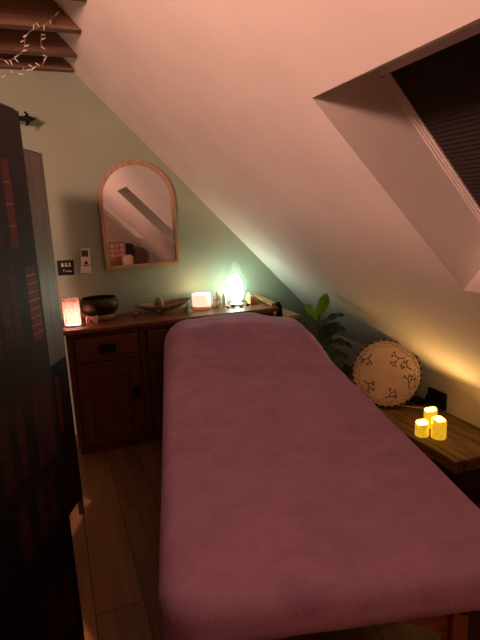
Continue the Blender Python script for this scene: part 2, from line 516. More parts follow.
for s in strands: wmb.tube(s, .0018, 6)
wmb.build('light_wire', M['wire'], fl)
for s in strands:
    for i in range(len(s) - 1):
        for f_ in ((.5,) if i % 3 else (.2, .75)):
            p = Vector(s[i]).lerp(Vector(s[i + 1]), f_)
            d = Vector((random.uniform(-1, 1), random.uniform(-.4, .4), random.uniform(-1, .9))).normalized()
            MB().tube([p, p + d * .010, p + d * .024], [.0018, .0032, .0026], 6).build('bulb', M['bulb'], fl)

# curtain pole with a fleur finial, close to the wall
cp = thing('curtain_pole', (-.35, 3.5, 2.13), 'black iron curtain pole with fleur finial peeping past the screen', 'curtain pole')
MB().tube([(-.62, 3.47, 2.128), (-.105, 3.47, 2.128)], .008, 10).build('rod', M['black'], cp)
fi = MB()
fx, fy, fz = -.11, 3.47, 2.128
fi.lathe([(0, -.018), (.012, -.012), (.016, 0), (.012, .012), (0, .018)], 14, at=(fx + .015, fy, fz))
# central leaf, a flattened spindle along x
fi.grid(lambda u, v: (fx + .02 + .09 * u, fy + .006 * math.sin(PI * u) * math.sin(2 * PI * v), fz + (.004 + .014 * math.sin(PI * min(1, u * 1.05)) ** 1.3) * math.cos(2 * PI * v)), 12, 12)
for s in (1, -1):
    fi.tube([(fx + .03, fy, fz), (fx + .05, fy, fz + s * .012), (fx + .063, fy, fz + s * .028), (fx + .055, fy, fz + s * .038), (fx + .044, fy, fz + s * .033)], [.006, .008, .009, .007, .005], 8)
fi.box((fx + .028, fy - .009, fz - .017), (fx + .037, fy + .009, fz + .017))
fi.build('finial', M['black'], cp)
MB().tube([(-.3, 3.47, 2.128), (-.3, 3.578, 2.128)], .007, 8).build('bracket', M['black'], cp)

# ------------------------------------------------------------------ sideboard
SX0, SX1, SYF, SYB = .0, 1.455, 3.2, 3.572
sb = thing('sideboard', (.7, 3.38, 0), 'long brown wooden sideboard with drawers and doors against the green wall', 'sideboard')
ca = MB()
pitch, w0, cw = .46, .05, .395
ca.box((.02, 3.225, .06), (1.425, SYB, .82))
for x in (.02, .02 + pitch - .01, .02 + 2 * pitch - .01, 1.425 - .032):
    ca.box((x, SYF, .06), (x + .032, 3.225, .82))
for z0, z1 in ((.06, .10), (.585, .615), (.79, .82)):
    ca.box((.02, SYF + .002, z0), (1.425, 3.225, z1))
ca.box((.03, SYF + .03, 0), (1.415, SYB, .06))
ca.build('carcass', M['oakz'], sb, bevel=.003)
tp = MB().box((-.015, 3.17, .82), (SX1, SYB, .85))
tp.build('worktop', M['oak'], sb, bevel=.006)
for k in range(3):
    x0 = w0 + .012 + k * pitch - (.0 if k == 0 else .006); x1 = x0 + cw + (.005 if k else 0)
    dr = MB().box((x0, SYF - .006, .622), (x1, SYF + .02, .784)).build('drawer', M['oakx'], sb, bevel=.006)
    cx = (x0 + x1) / 2
    h = MB()
    h.box((cx - .055, SYF - .011, .683), (cx + .055, SYF - .006, .733))
    h.box((cx - .045, SYF - .028, .722), (cx + .045, SYF - .011, .731))
    h.box((cx - .045, SYF - .028, .69), (cx + .045, SYF - .024, .731))
    h.build('drawer_handle', M['black'], dr, bevel=.002)
    d = MB()
    z0, z1 = .104, .581
    d.box((x0, SYF - .004, z0), (x0 + .07, SYF + .018, z1)); d.box((x1 - .07, SYF - .004, z0), (x1, SYF + .018, z1))
    d.box((x0 + .07, SYF - .004, z0), (x1 - .07, SYF + .018, z0 + .07)); d.box((x0 + .07, SYF - .004, z1 - .07), (x1 - .07, SYF + .018, z1))
    d.box((x0 + .07, SYF + .008, z0 + .07), (x1 - .07, SYF + .018, z1 - .07))
    dd = d.build('door', M['oakz'], sb, bevel=.003)
    hx = x1 - .035 if k != 2 else x0 + .035
    h = MB()
    h.box((hx - .019, SYF - .009, .34), (hx + .019, SYF - .004, .43))
    h.box((hx - .012, SYF - .024, .35), (hx - .002, SYF - .009, .42))
    h.build('door_handle', M['black'], dd, bevel=.002)
# raised end rail on the right of the top
er = MB()
er.prism([(1.42, 3.21, .85), (1.455, 3.21, .85), (1.455, 3.21, .875), (1.42, 3.21, .875)], (0, .36, .02))
er.build('end_rail', M['pale'], sb, bevel=.004)
MB().prism([(1.455, 3.185, .765), (1.495, 3.185, .765), (1.49, 3.185, .85), (1.475, 3.185, .885), (1.455, 3.185, .885)], (0, .04, 0)).build('end_bracket', M['black'], sb, bevel=.008)

# small wooden stand beyond it
st = thing('wooden_stand', (1.6, 3.4, 0), 'narrow wooden stand beside the right end of the sideboard', 'stand')
MB().box((1.505, 3.22, .735), (1.655, 3.54, .765)).build('stand_top', M['pale'], st, bevel=.004)
for x in (1.515, 1.615):
    for y in (3.23, 3.5):
        MB().box((x, y, 0), (x + .03, y + .03, .735)).build('leg', M['oakz'], st)
MB().box((1.512, 3.228, .66), (1.648, 3.245, .735)).build('front_rail', M['oak'], st)
MB().lathe([(0, 0), (.012, .004), (.018, .02), (.012, .036), (0, .04)], 14, at=(1.636, 3.205, .665)).build('knob', M['black'], st)

# ------------------------------------------------------------------ things on the wall
def arch(w, h, n=28):
    """closed outline of an arched frame: width w, height h, from lower left, clockwise"""
    r = w / 2
    pts = [(-r, 0)]
    for i in range(n + 1):
        a = PI - PI * i / n
        pts.append((r * math.cos(a), h - r + r * math.sin(a)))
    pts.append((r, 0))
    return pts
mr = thing('arched_mirror', (.597, 3.575, 1.17), 'arched mirror in a honey wood frame on the green wall', 'mirror')
wO, hO, tk = .525, .728, .028
outer = arch(wO, hO); inner = [(x, z + tk) for x, z in arch(wO - 2 * tk, hO - 2 * tk)]
fr = MB()
n = len(outer)
y0, y1 = 3.55, 3.577
vv = [(x, y0, z) for x, z in outer] + [(x, y0, z) for x, z in inner] + [(x, y1, z) for x, z in outer] + [(x, y1, z) for x, z in inner]
ff = []
for i in range(n):
    j = (i + 1) % n
    ff += [(i, j, n + j, n + i), (2 * n + i, 3 * n + i, 3 * n + j, 2 * n + j), (i, 2 * n + i, 2 * n + j, j), (n + i, n + j, 3 * n + j, 3 * n + i)]
roll = Matrix.Rotation(math.radians(-1.0), 4, 'Y')
base = Matrix.Translation((.597, 0, 1.165)) @ roll
fr.add([base @ Vector(p) for p in vv], ff)
fr.build('mirror_frame', M['gold'], mr, bevel=.004)
gl = MB()
gl.prism([base @ Vector((x, 3.564, z)) for x, z in inner], (0, .006, 0))
gl.build('mirror_glass', M['mirror'], mr)

# black switch panel with its white marks
sw = thing('switch_panel', (.075, 3.575, 1.205), 'small black control panel with white symbols beside the screen', 'switch')
pm = Matrix.Translation((.073, 3.568, 1.203)) @ Matrix.Rotation(math.radians(2), 4, 'Y')
MB().box((-.052, -.006, -.05), (.052, .008, .05), mat=pm).build('panel_plate', M['blackp'], sw, bevel=.004)
for i, x in enumerate((-.02, .003, .026)):
    ic = MB()
    z = .02
    ic.box((x - .008, -.0075, z - .012), (x + .008, -.0058, z - .002 + (.006 if i == 0 else 0)), mat=pm)
    ic.add([pm @ Vector((x + .0065 * math.cos(a * PI / 6), -.0072, z + .007 + .0065 * math.sin(a * PI / 6))) for a in range(12)], [tuple(range(12))])
    ic.build('panel_symbol', M['whitep'], sw)
for x, z in ((-.014, -.018), (.004, -.024), (.02, -.022), (.032, -.026)):
    MB().box((x - .0045, -.0075, z - .004), (x + .0045, -.0058, z + .004), mat=pm).build('panel_symbol', M['whitep'], sw)

# white remote in a wall holder
rc = thing('remote_control', (.205, 3.57, 1.16), 'white remote control in its wall holder left of the arched mirror', 'remote')
rm = Matrix.Translation((.203, 3.56, 1.243)) @ Matrix.Rotation(math.radians(4), 4, 'Y')
MB().box((-.031, -.012, -.078), (.031, .012, .082), mat=rm).build('remote_body', M['whitep'], rc, bevel=.006)
MB().box((-.024, -.0135, .026), (.02, -.0118, .068), mat=rm).build('remote_screen', M['greyp'], rc)
bt = MB()
bt.add([rm @ Vector((.006 + .011 * math.cos(a * PI / 8), -.0132, -.015 + .011 * math.sin(a * PI / 8))) for a in range(16)], [tuple(range(16))])
bt.box((-.014, -.0136, -.036), (.026, -.0118, -.030), mat=rm)
bt.build('remote_buttons', M['blackp'], rc)
hb = MB()
hb.box((-.036, -.018, -.086), (.036, .017, -.045), mat=rm)
hb.build('remote_holder', M['whitep'], rc, bevel=.004)

# ------------------------------------------------------------------ things on the sideboard
ZT = .8505
# pink mosaic lantern
ln = thing('tea_light_lantern', (.073, 3.33, ZT), 'glowing pink glass lantern with dark branch pattern, at the left end of sideboard', 'lantern')
def rsq(hw, r, n=6):
    pts = []
    for cx, cy, a0 in ((hw - r, hw - r, 0), (-hw + r, hw - r, PI / 2), (-hw + r, -hw + r, PI), (hw - r, -hw + r, 1.5 * PI)):
        for i in range(n + 1):
            a = a0 + PI / 2 * i / n
            pts.append((cx + r * math.cos(a), cy + r * math.sin(a)))
    return pts
lb = MB()
ring = rsq(.05, .02)
rings = []
for z, s in ((.008, .95), (.016, 1.0), (.06, 1.0), (.12, 1.0), (.165, 1.0), (.175, .96), (.176, .88), (.165, .90), (.06, .92), (.018, .9)):
    rings += [(.073 + x * s, 3.33 + y * s, ZT + z) for x, y in ring]
nr = len(ring)
lb.add(rings, [(i * nr + k, i * nr + (k + 1) % nr, (i + 1) * nr + (k + 1) % nr, (i + 1) * nr + k) for i in range(9) for k in range(nr)], 0, True)
lb.build('lantern_glass', M['lantern'], ln)
MB().prism([(.073 + x * .98, 3.33 + y * .98, ZT) for x, y in ring], (0, 0, .008)).build('lantern_base', M['black'], ln)
tl = MB().lathe([(0, .009), (.02, .009), (.02, .03), (.018, .031), (0, .027)], 20, at=(.073, 3.33, ZT)).build('tea_light', M['waxp'], ln)

# bronze singing bowl on a ring cushion
bw = thing('singing_bowl', (.265, 3.45, ZT), 'wide dark bronze singing bowl on a cushion ring', 'bowl')
MB().lathe([(0, .03), (.05, .026), (.085, .038), (.108, .064), (.118, .098), (.114, .130), (.102, .150), (.098, .151), (.1, .146), (.109, .126), (.112, .098), (.102, .068), (.08, .044), (.05, .033), (0, .034)], 48, at=(.258, 3.44, ZT), scale=(1.09, 1.0)).build('bowl', M['bowl'], bw)
MB().lathe([(.05 + .026 + .024 * math.cos(a), .024 + .024 * math.sin(a)) for a in [2 * PI * i / 16 for i in range(17)]], 36, at=(.265, 3.44, ZT), scale=(.95, .9)).build('ring_cushion', M['cush'], bw)

def crystal_mb(x, y, z, r, h, n=6, tilt=(0, 0), tip=.3, rot=0.0):
    m = Matrix.Translation((x, y, z)) @ Euler((tilt[0], tilt[1], rot)).to_matrix().to_4x4()
    v = [m @ Vector((r * math.cos(2 * PI * k / n), r * math.sin(2 * PI * k / n), 0)) for k in range(n)]
    v += [m @ Vector((r * .95 * math.cos(2 * PI * k / n), r * .95 * math.sin(2 * PI * k / n), h * (1 - tip))) for k in range(n)]
    v.append(m @ Vector((0, 0, h)))
    f = [tuple(range(n - 1, -1, -1))] + [(k, (k + 1) % n, n + (k + 1) % n, n + k) for k in range(n)] + [(n + k, n + (k + 1) % n, 2 * n) for k in range(n)]
    b = MB(); b.add(v, f); return b
def rock_mb(x, y, z, r, sq=(1, 1, .7), seed=0, n=10):
    b = MB()
    def f(u, v):
        a, t = 2 * PI * u, PI * v
        d = Vector((math.sin(t) * math.cos(a), math.sin(t) * math.sin(a), math.cos(t)))
        k = 1 + .28 * noise.noise(d * 1.3 + Vector((seed * 7.1, seed * 3.3, 0)))
        return (x + d.x * r * k * sq[0], y + d.y * r * k * sq[1], z + r * sq[2] * (1 + d.z * min(k, 1.0)))
    b.grid(f, n * 2, n); return b

o = crystal_mb(.168, 3.335, ZT, .013, .055, 6, (.1, -.05)).build('rose_crystal', M['rose'], loc=(.168, 3.335, ZT))
tag(o, 'small pink crystal point standing next to the pink lantern', 'crystal', 'pink crystals before the bowl')
o = crystal_mb(.213, 3.333, ZT + .003, .015, .05, 6, (-.15, .3)).build('rose_crystal', M['rose'], loc=(.213, 3.333, ZT))
tag(o, 'leaning pink crystal point in front of the bronze bowl', 'crystal', 'pink crystals before the bowl')
o = rock_mb(.487, 3.42, ZT, .024, (1.15, 1, .75), 3).build('amber_stone', M['amber'], loc=(.487, 3.42, ZT))
tag(o, 'small amber coloured stone between bowl and leaf dish', 'stone')

# leaf shaped dish with an egg stone and tumbled pieces
ds = thing('leaf_dish', (.68, 3.44, ZT), 'shallow brown leaf shaped dish with long pointed ends', 'dish')
def leaf_dish(u, v):
    a = 2 * PI * u
    ex = abs(math.cos(a)) ** 2.2
    L = .085 + .105 * ex
    r = v
    x = math.cos(a) * L * r
    y = math.sin(a) * .095 * r
    z = .004 + .044 * r ** 2.0 + .016 * ex * r ** 3 + (.010 if math.cos(a) > 0 else 0) * ex * r ** 3 + .012 * max(0, math.sin(a)) * r ** 2
    return (.68 + x + .02 * ex * r * (1 if math.cos(a) > 0 else -.3), 3.44 + y, ZT + .005 + z)
MB().grid(leaf_dish, 48, 10).build('dish_body', M['dish'], ds, solid=.005)
MB().lathe([(0, 0), (.04, 0), (.038, .008), (0, .008)], 24, at=(.68, 3.44, ZT)).build('dish_foot', M['dish'], ds)
o = MB().lathe([(0, 0)] + [(.034 * math.sin(PI * i / 12) * (1 + .12 * math.cos(PI * i / 12)), .048 - .048 * math.cos(PI * i / 12) ) for i in range(1, 12)] + [(0, .096)], 24, at=(.658, 3.43, ZT + .018)).build('egg_stone', M['egg'], loc=(.658, 3.43, ZT + .018))
tag(o, 'olive brown polished stone egg standing in the leaf dish', 'stone egg')
for i, (x, y, r, m, lab) in enumerate(((.615, 3.43, .018, 'rose', 'pink tumbled stone in leaf dish, left of the stone egg'),
                                      (.642, 3.395, .016, 'stonel', 'pale tumbled stone in leaf dish, in front of the stone egg'),
                                      (.70, 3.42, .018, 'amber', 'amber tumbled stone in leaf dish, right beside the stone egg'),
                                      (.735, 3.445, .019, 'rose', 'pink tumbled stone in leaf dish, farthest right of the egg'))):
    o = rock_mb(x, y, ZT + .017 + (.006 if i in (0, 3) else 0), r, (1.1, 1, .7), i + 11).build('tumbled_stone', M[m], loc=(x, y, ZT + .02))
    tag(o, lab, 'stone', 'tumbled stones in the leaf dish')

# pyramid
pm_ = MB()
m = Matrix.Translation((.845, 3.36, ZT)) @ Matrix.Rotation(.5, 4, 'Z')
pm_.add([m @ Vector(p) for p in ((-.028, -.028, 0), (.028, -.028, 0), (.028, .028, 0), (-.028, .028, 0), (0, 0, .068))], [(3, 2, 1, 0), (0, 1, 4), (1, 2, 4), (2, 3, 4), (3, 0, 4)])
tag(pm_.build('stone_pyramid', M['greens'], loc=(.845, 3.36, ZT)), 'little green stone pyramid left of the lit white candle', 'pyramid')

# white pillar candle in a low pinkish holder
cd = thing('pillar_candle', (.965, 3.43, ZT), 'lit white pillar candle in pink glass holder on the sideboard', 'candle')
MB().lathe([(0, 0), (.066, 0), (.070, .006), (.071, .022), (.068, .023), (.064, .012), (0, .010)], 40, at=(.965, 3.43, ZT)).build('candle_holder', M['holder'], cd)
MB().lathe([(0, .012), (.062, .013), (.066, .03), (.068, .10), (.066, .108), (.062, .107), (.056, .086), (.03, .078), (0, .078)], 40, at=(.965, 3.43, ZT)).build('candle_wax', M['waxp'], cd)
MB().tube([(.965, 3.43, ZT + .077), (.966, 3.43, ZT + .092)], .0015, 6).build('wick', M['black'], cd)

# crystal tower cluster
for i, (x, y, r, h, lab) in enumerate(((1.06, 3.44, .017, .085, 'short clear crystal tower next to the lit white candle'),
                                      (1.098, 3.45, .021, .135, 'tallest clear crystal tower of the group by the egg lamp'),
                                      (1.138, 3.43, .018, .10, 'clear crystal tower nearest the egg lamp'),
                                      (1.082, 3.385, .013, .055, 'smallest clear crystal point, in front of the crystal towers'))):
    o = crystal_mb(x, y, ZT, r, h, 6, (0, 0), .28, i * .4).build('crystal_tower', M['crystal'], loc=(x, y, ZT))
    tag(o, lab, 'crystal', 'clear crystal towers')

# egg lamp
eg = thing('egg_lamp', (1.232, 3.425, ZT), 'glowing egg shaped crackled glass lamp on the sideboard', 'lamp')
def eggprof(R, H, z0, n=26):
    pr = []
    for i in range(n + 1):
        t = PI * i / n
        z = (1 - math.cos(t)) / 2
        r = R * math.sin(t) ** .92 * (1.12 - .36 * z) if 0 < i < n else 0
        pr.append((r, z0 + H * z))
    return pr
MB().lathe(eggprof(.098, .318, .012), 48, at=(1.232, 3.425, ZT)).build('glass_shell', M['lampshell'], eg)
MB().lathe([(r, z) for r, z in eggprof(.056, .205, .022)], 36, at=(1.232, 3.425, ZT)).build('led_core', M['lampcore'], eg)
MB().lathe([(0, 0), (.052, 0), (.05, .012), (.03, .016), (0, .016)], 32, at=(1.232, 3.425, ZT)).build('lamp_base', M['whitep'], eg)

for i, (x, y, r, mt, lab) in enumerate(((1.135, 3.35, .014, 'stonel', 'pale tumbled stone before the crystal towers'),
                                       (1.178, 3.345, .017, 'stoned', 'dark tumbled stone just left below the egg lamp'),
                                       (1.228, 3.325, .016, 'stonel', 'pale tumbled stone right in front of the egg lamp'),
                                       (1.282, 3.335, .015, 'stoned', 'dark tumbled stone at lower right of the egg lamp'))):
    o = rock_mb(x, y, ZT, r, (1.2, 1, .7), i + 30).build('tumbled_stone', M[mt], loc=(x, y, ZT))
    tag(o, lab, 'stone', 'tumbled stones around the egg lamp')

# shell
sh = MB()
def shell(u, v):
    a = u * 2 * PI * 2.2
    k = (1 - u) ** 1.1
    rr = .042 * k + .004
    cx, cz = .045 * k * math.cos(a) * .5, .02 * k * math.sin(a)
    b = 2 * PI * v
    return (1.345 + .085 * u - .04 + cx * .4, 3.385 + rr * .8 * math.cos(b) + .012 * k * math.sin(a), ZT + .002 + rr * .92 * (1 + math.sin(b)) * (1 + .10 * math.sin(a * 3)))
sh.grid(shell, 40, 18)
tag(sh.build('sea_shell', M['shell'], loc=(1.345, 3.385, ZT)), 'tan ridged sea shell right of the egg lamp', 'shell')
o = rock_mb(1.362, 3.47, ZT, .034, (1.15, .9, .8), 51).build('tan_stone', M['shell'], loc=(1.362, 3.47, ZT))
tag(o, 'rough tan stone behind the sea shell', 'stone')

# ------------------------------------------------------------------ massage table and blanket
TN, TF = Vector((.505, .745)), Vector((1.042, 3.0))
ud = (TF - TN).normalized(); vd = Vector((ud.y, -ud.x))      # v to the right
TL = (TF - TN).length
def tpt(u, v, z):
    p = TN + ud * u + vd * v
    return Vector((p.x, p.y, z))
tb = thing('massage_table', (.8, 1.9, 0), 'padded wooden massage table standing under the plum blanket', 'massage table')
pad = MB()
def hw(u): return .355 + .05 * u / TL
outl = []
for i in range(9):
    pass
for (u, s) in ((.06, -1), (TL - .36, -1), (TL - .36, 1), (.06, 1)):
    outl.append(tpt(u, s * (hw(u) - .03), .665))
pad.prism(outl, (0, 0, .06)); pad.build('padded_top', M['chair'], tb, bevel=.02)
pl_ = MB()
pl_.prism([tpt(u, s * .19, .70) for (u, s) in ((TL - .36, -1), (TL - .06, -1), (TL - .06, 1), (TL - .36, 1))], (0, 0, .11))
pl_.build('face_cradle', M['chair'], tb, bevel=.03)
for s in (-1, 1):
    ap = MB(); ap.prism([tpt(u, s * (hw(u) - .05) + q, .60) for u, q in ((.09, -.01), (TL - .4, -.01), (TL - .4, .01), (.09, .01))], (0, 0, .065))
    ap.build('side_rail', M['beech'], tb)
    for u in (.12, TL - .45):
        lg = MB(); lg.prism([tpt(u + a, s * (hw(u) - .075) + b, 0) for a, b in ((-.025, -.02), (.025, -.02), (.025, .02), (-.025, .02))], (0, 0, .665))
        lo = lg.build('leg', M['beech'], tb, bevel=.004)
        if u < .5:
            pk = tpt(u - .03, s * (hw(u) - .075), .585)
            MB().lathe([(0, -.012), (.012, -.01), (.014, 0), (.012, .01), (0, .012)], 12, at=pk).build('knob', M['black'], lo)
# end brace at the near legs: an arched panel
brc = MB()
poly = [(-.29, .62), (-.29, .42), (-.24, .5), (-.12, .555), (0, .57), (.12, .555), (.24, .5), (.29, .42), (.29, .62)]
brc.prism([tpt(.115, a, z) for a, z in poly], (ud.x * .02, ud.y * .02, 0))
brc.build('end_brace', M['beech'], tb)

ZB = .752
def sstep(a, b, x):
    t = max(0, min(1, (x - a) / (b - a))); return t * t * (3 - 2 * t)
HN, HF, HS = .072, .42, .50                           # overhang: near end, far end, sides
def cloth(a, b):
    """a: unrolled length, b: unrolled width in -1..1 of the half width + overhang"""
    u = -HN + (TL + HN + HF) * a
    uc = max(0, min(TL, u))
    w = .408 + (.036 if b < 0 else .046) * uc / TL
    v = b * (w + HS)
    r = .085 + .08 * sstep(TL - .95, TL - .4, u)
    qu = max(r - 0 - u, 0) * -1 if u < r else max(u - (TL - r), 0)
    qv = math.copysign(max(abs(v) - (w - r), 0), v)
    cu, cv = u - qu, v - qv
    dist = math.hypot(qu, qv)
    e = .04
    # height of the cloth over the pillow at this end
    h = .156 * sstep(TL - .95, TL - .36, cu) * (1 - (.12 if cv < 0 else .30) * sstep(.30, 1.0, abs(cv) / (w - r)))
    e2 = min(r, e + .9 * h)
    if dist < 1e-9: ox = oy = 0; drop = 0
    else:
        nx, ny = qu / dist, qv / dist
        t = dist - max(r - e2, 0)
        r0 = max(r - e2, 0); 
        if t <= 0: off, drop = dist, 0
        elif t < e2 * PI / 2: off, drop = r0 + e2 * math.sin(t / e2), e2 * (1 - math.cos(t / e2))
        else:
            off = r0 + e2; drop = e2 + (t - e2 * PI / 2)
            per = cu * (1 if qv >= 0 else -1.3) + cv * 1.2
            k = sstep(0, .35, drop - e2)
            off += k * (.014 + .02 * math.sin(per * 17 + 1.5 * math.sin(per * 5)) + .008 * math.sin(per * 41))
            if qv < 0 and abs(qu) < 1e-6: off -= .25 * k * .06
        ox, oy = nx * off, ny * off
    p = tpt(cu + ox, cv + oy, 0)
    z = ZB + h - drop
    k = 1 - sstep(0, .1, drop)
    z += k * (.006 * noise.noise(Vector((u * 2.2, v * 2.6, 3))) + .0035 * noise.noise(Vector((u * 6, v * 7, 9))))
    # soft creases across the bolster slope
    z += k * .004 * math.sin(14 * (u + .3 * v)) * sstep(TL - 1.1, TL - .8, u) * (1 - sstep(TL - .5, TL - .3, u))
    return Vector((p.x, p.y, max(z, .02)))
bk = MB()
bk.grid(lambda a, b: cloth(a, 2 * b - 1), 150, 120)
bo = bk.build('blanket', M['fleece'], loc=tpt(TL / 2, 0, .70))
sm = bo.modifiers.new('solid', 'SOLIDIFY'); sm.thickness = .008; sm.offset = -1
tag(bo, 'plum fleece blanket draped over the massage table', 'blanket')

# ------------------------------------------------------------------ low bench along the knee wall
bn = thing('low_bench', (1.92, 2.6, 0), 'low rustic dark wooden bench along the right wall', 'bench')
ZN = .28
be = MB()
fx0 = 1.712
front = [(fx0 + .008 * math.sin(i * 1.7) + .006 * math.sin(i * .6), 1.74 + (3.5 - 1.74) * i / 14, 0) for i in range(15)]
poly = [(x, y, .215) for x, y, z in front] + [(2.125, 3.5, .215), (2.125, 1.72, .215)]
be.prism(poly, (0, 0, .065)); be.build('bench_top', M['bench'], bn, bevel=.008)
for y in (1.76, 3.42):
    MB().box((1.75, y, 0), (2.1, y + .06, .215)).build('leg', M['deck'], bn)
MB().box((1.74, 1.82, .02), (1.765, 3.42, .215)).build('front_board', M['deck'], bn)

# frame drum leaning against the slope
dr = thing('frame_drum', (1.87, 2.5, ZN), 'round frame drum with painted branches leaning on the wall above the bench', 'drum')
nn = Vector((-.60, -.74, .30)).normalized()
rr_ = Vector((0, 0, 1)).cross(nn).normalized(); uu = nn.cross(rr_)
R = .203
dc = Vector((1.868, 2.49, ZN + .008 + R * uu.z + .012))
def dp(x, y, d=0): return dc + rr_ * x + uu * y + nn * d
hoop = MB()
def ringmb(mb, r0, r1, d0, d1, seg=56, mi=0):
    v = []
    for k in range(seg):
        a = 2 * PI * k / seg
        for r, d in ((r1, d0), (r1, d1), (r0, d1), (r0, d0)):
            v.append(dp(r * math.cos(a), r * math.sin(a), d))
    f = []
    for k in range(seg):
        k2 = (k + 1) % seg
        for j in range(4):
            j2 = (j + 1) % 4
            f.append((k * 4 + j, k2 * 4 + j, k2 * 4 + j2, k * 4 + j2))
    mb.add(v, f, mi, False)
ringmb(hoop, R - .012, R, -.055, -.003); hoop.build('hoop', M['hoop'], dr)
sk = MB()
sk.add([dp((R + .001) * math.cos(2 * PI * k / 56), (R + .001) * math.sin(2 * PI * k / 56), .001) for k in range(56)] +
       [dp((R + .001) * math.cos(2 * PI * k / 56), (R + .001) * math.sin(2 * PI * k / 56), -.004) for k in range(56)],
      [tuple(range(56)), tuple(range(111, 55, -1))] + [(k, (k + 1) % 56, 56 + (k + 1) % 56, 56 + k) for k in range(56)], 0)
rng = random.Random(4)
# dotted ornate border ring and dark outer edge, drawn on the hide
def mark(x, y, sx, sy, rot, mi, d=.0018):
    c, s = math.cos(rot), math.sin(rot)
    sk.add([dp(x + sx * px * c - sy * py * s, y + sx * px * s + sy * py * c, d) for px, py in ((-1, -.6), (0, -1), (1, -.6), (1, .6), (0, 1), (-1, .6))], [tuple(range(6))], mi)
for k in range(130):
    a = 2 * PI * k / 130
    r = .176 + rng.uniform(-.012, .010)
    mark(r * math.cos(a), r * math.sin(a), .0042, .0028, a + rng.uniform(-.6, .6), 2 if rng.random() < .65 else 1)
for k in range(64):
    a = 2 * PI * k / 64
    mark(.188 * math.cos(a), .188 * math.sin(a), .0016, .0075, a, 1, .0019)
def branch(ang, r0, size, seed):
    rg = random.Random(seed)
    def seg(p, q, w):
        dx, dy = q[0] - p[0], q[1] - p[1]; L_ = math.hypot(dx, dy) or 1; ox, oy = -dy / L_ * w, dx / L_ * w
        sk.add([dp(p[0] + ox, p[1] + oy, .002), dp(q[0] + ox * .7, q[1] + oy * .7, .002), dp(q[0] - ox * .7, q[1] - oy * .7, .002), dp(p[0] - ox, p[1] - oy, .002)], [(0, 1, 2, 3)], 1)
    def grow(p, a, L_, depth):
        q = (p[0] + L_ * math.cos(a), p[1] + L_ * math.sin(a))
        seg(p, q, .0028 if depth else .0036)
        if depth < 3:
            for s in (-1, 1):
                grow(q, a + s * rg.uniform(.35, .75), L_ * rg.uniform(.6, .85), depth + 1)
        else:
            mark(q[0], q[1], .0046, .0036, a, 1, .0021)
    p = (r0 * math.cos(ang), r0 * math.sin(ang))
    grow(p, ang + 2.2 + rg.uniform(-.3, .3), size, 0)
for a, r0, s, sd in ((2.25, .15, .030, 1), (.75, .145, .034, 2), (.2, .15, .028, 6), (-.55, .155, .030, 3), (-1.6, .155, .028, 4), (-2.75, .15, .030, 5)):
    branch(a, r0, s, sd)
sk.build('drum_skin', [M['hide'], M['ink'], M['inkm']], dr)
lc = MB(); ringmb(lc, R - .004, R + .007, -.012, .004)
lc.build('rim_band', M['ink'], dr)
for k in range(34):
    ls = MB()
    a = 2 * PI * k / 34 + .05
    c, s = math.cos(a), math.sin(a)
    ls.tube([dp((R + .0025) * math.cos(a + q), (R + .0025) * math.sin(a + q), .0045) for q in (0, .05, .10)], .0024, 6)
    ls.build('rim_lacing', M['lace'], dr)

# flameless candles
def candle(x, y, r, h, lab, seed):
    c = thing('led_candle', (x, y, ZN), lab, 'candle', 'glowing candles on the bench')
    rg = random.Random(seed); ph = rg.uniform(0, 6)
    wob = lambda a, z, q: (.006 * math.sin(a + ph) + .003 * math.sin(3 * a + ph)) if z > h * .8 else 0.0
    MB().lathe([(0, .001), (r * .97, .001), (r, .006), (r, h * .55), (r, h - .004), (r - .003, h), (r - .006, h - .002), (r - .008, h - .045), (0, h - .05)], 32, at=(x, y, ZN), wob=wob).build('candle_body', M['wax'], c)
    MB().lathe([(0, 0), (.004, .001), (.005, .005), (.003, .011), (0, .015)], 10, at=(x, y, ZN + h - .0495)).build('flame_tip', M['waxp'], c)
    li = bpy.data.lights.new('candle glow', 'POINT'); li.energy = 1.6; li.color = (1.0, .66, .26); li.shadow_soft_size = .015
    lo = bpy.data.objects.new('candle_light', li); C.objects.link(lo); lo.parent = c; lo.location = (0, 0, h - .020)
candle(1.776, 2.05, .0365, .078, 'short glowing yellow candle on the bench, left of the three', 1)
candle(1.836, 1.99, .039, .108, 'tall glowing yellow candle on the bench, nearest the bench end', 2)
candle(1.893, 2.12, .0365, .104, 'glowing yellow candle on the bench, at the back of the three', 3)

# black socket on the knee wall with plugs and cable
so = thing('wall_socket', (2.12, 2.325, .335), 'black double wall socket low on the right wall above the bench', 'socket')
MB().box((2.112, 2.248, .286), (2.1295, 2.402, .392)).build('socket_plate', M['blackp'], so, bevel=.003)
MB().box((2.085, 2.345, .30), (2.112, 2.39, .35)).build('socket_rocker', M['blackp'], so, bevel=.004)
ad = thing('plug_adapter', (2.08, 2.43, ZN), 'black plug adapter lying on the bench beside the drum', 'adapter')
MB().box((2.04, 2.40, ZN), (2.10, 2.50, ZN + .035)).build('adapter_body', M['blackp'], ad, bevel=.008)
MB().tube([(2.06, 2.44, ZN + .03), (2.03, 2.40, ZN + .05), (1.985, 2.40, ZN + .02), (1.97, 2.42, ZN + .006)], .006, 8).build('adapter_lead', M['blackp'], ad)
cw_ = MB().tube([(1.90, 2.50, ZN + .006), (1.955, 2.42, ZN + .006), (1.99, 2.37, ZN + .009), (2.03, 2.345, ZN + .006), (2.05, 2.31, ZN + .006), (2.02, 2.29, ZN + .006)], .005, 8).build('power_cable', M['lace'], loc=(1.99, 2.37, ZN))
tag(cw_, 'pale cable trailing on the bench from behind the drum', 'cable')

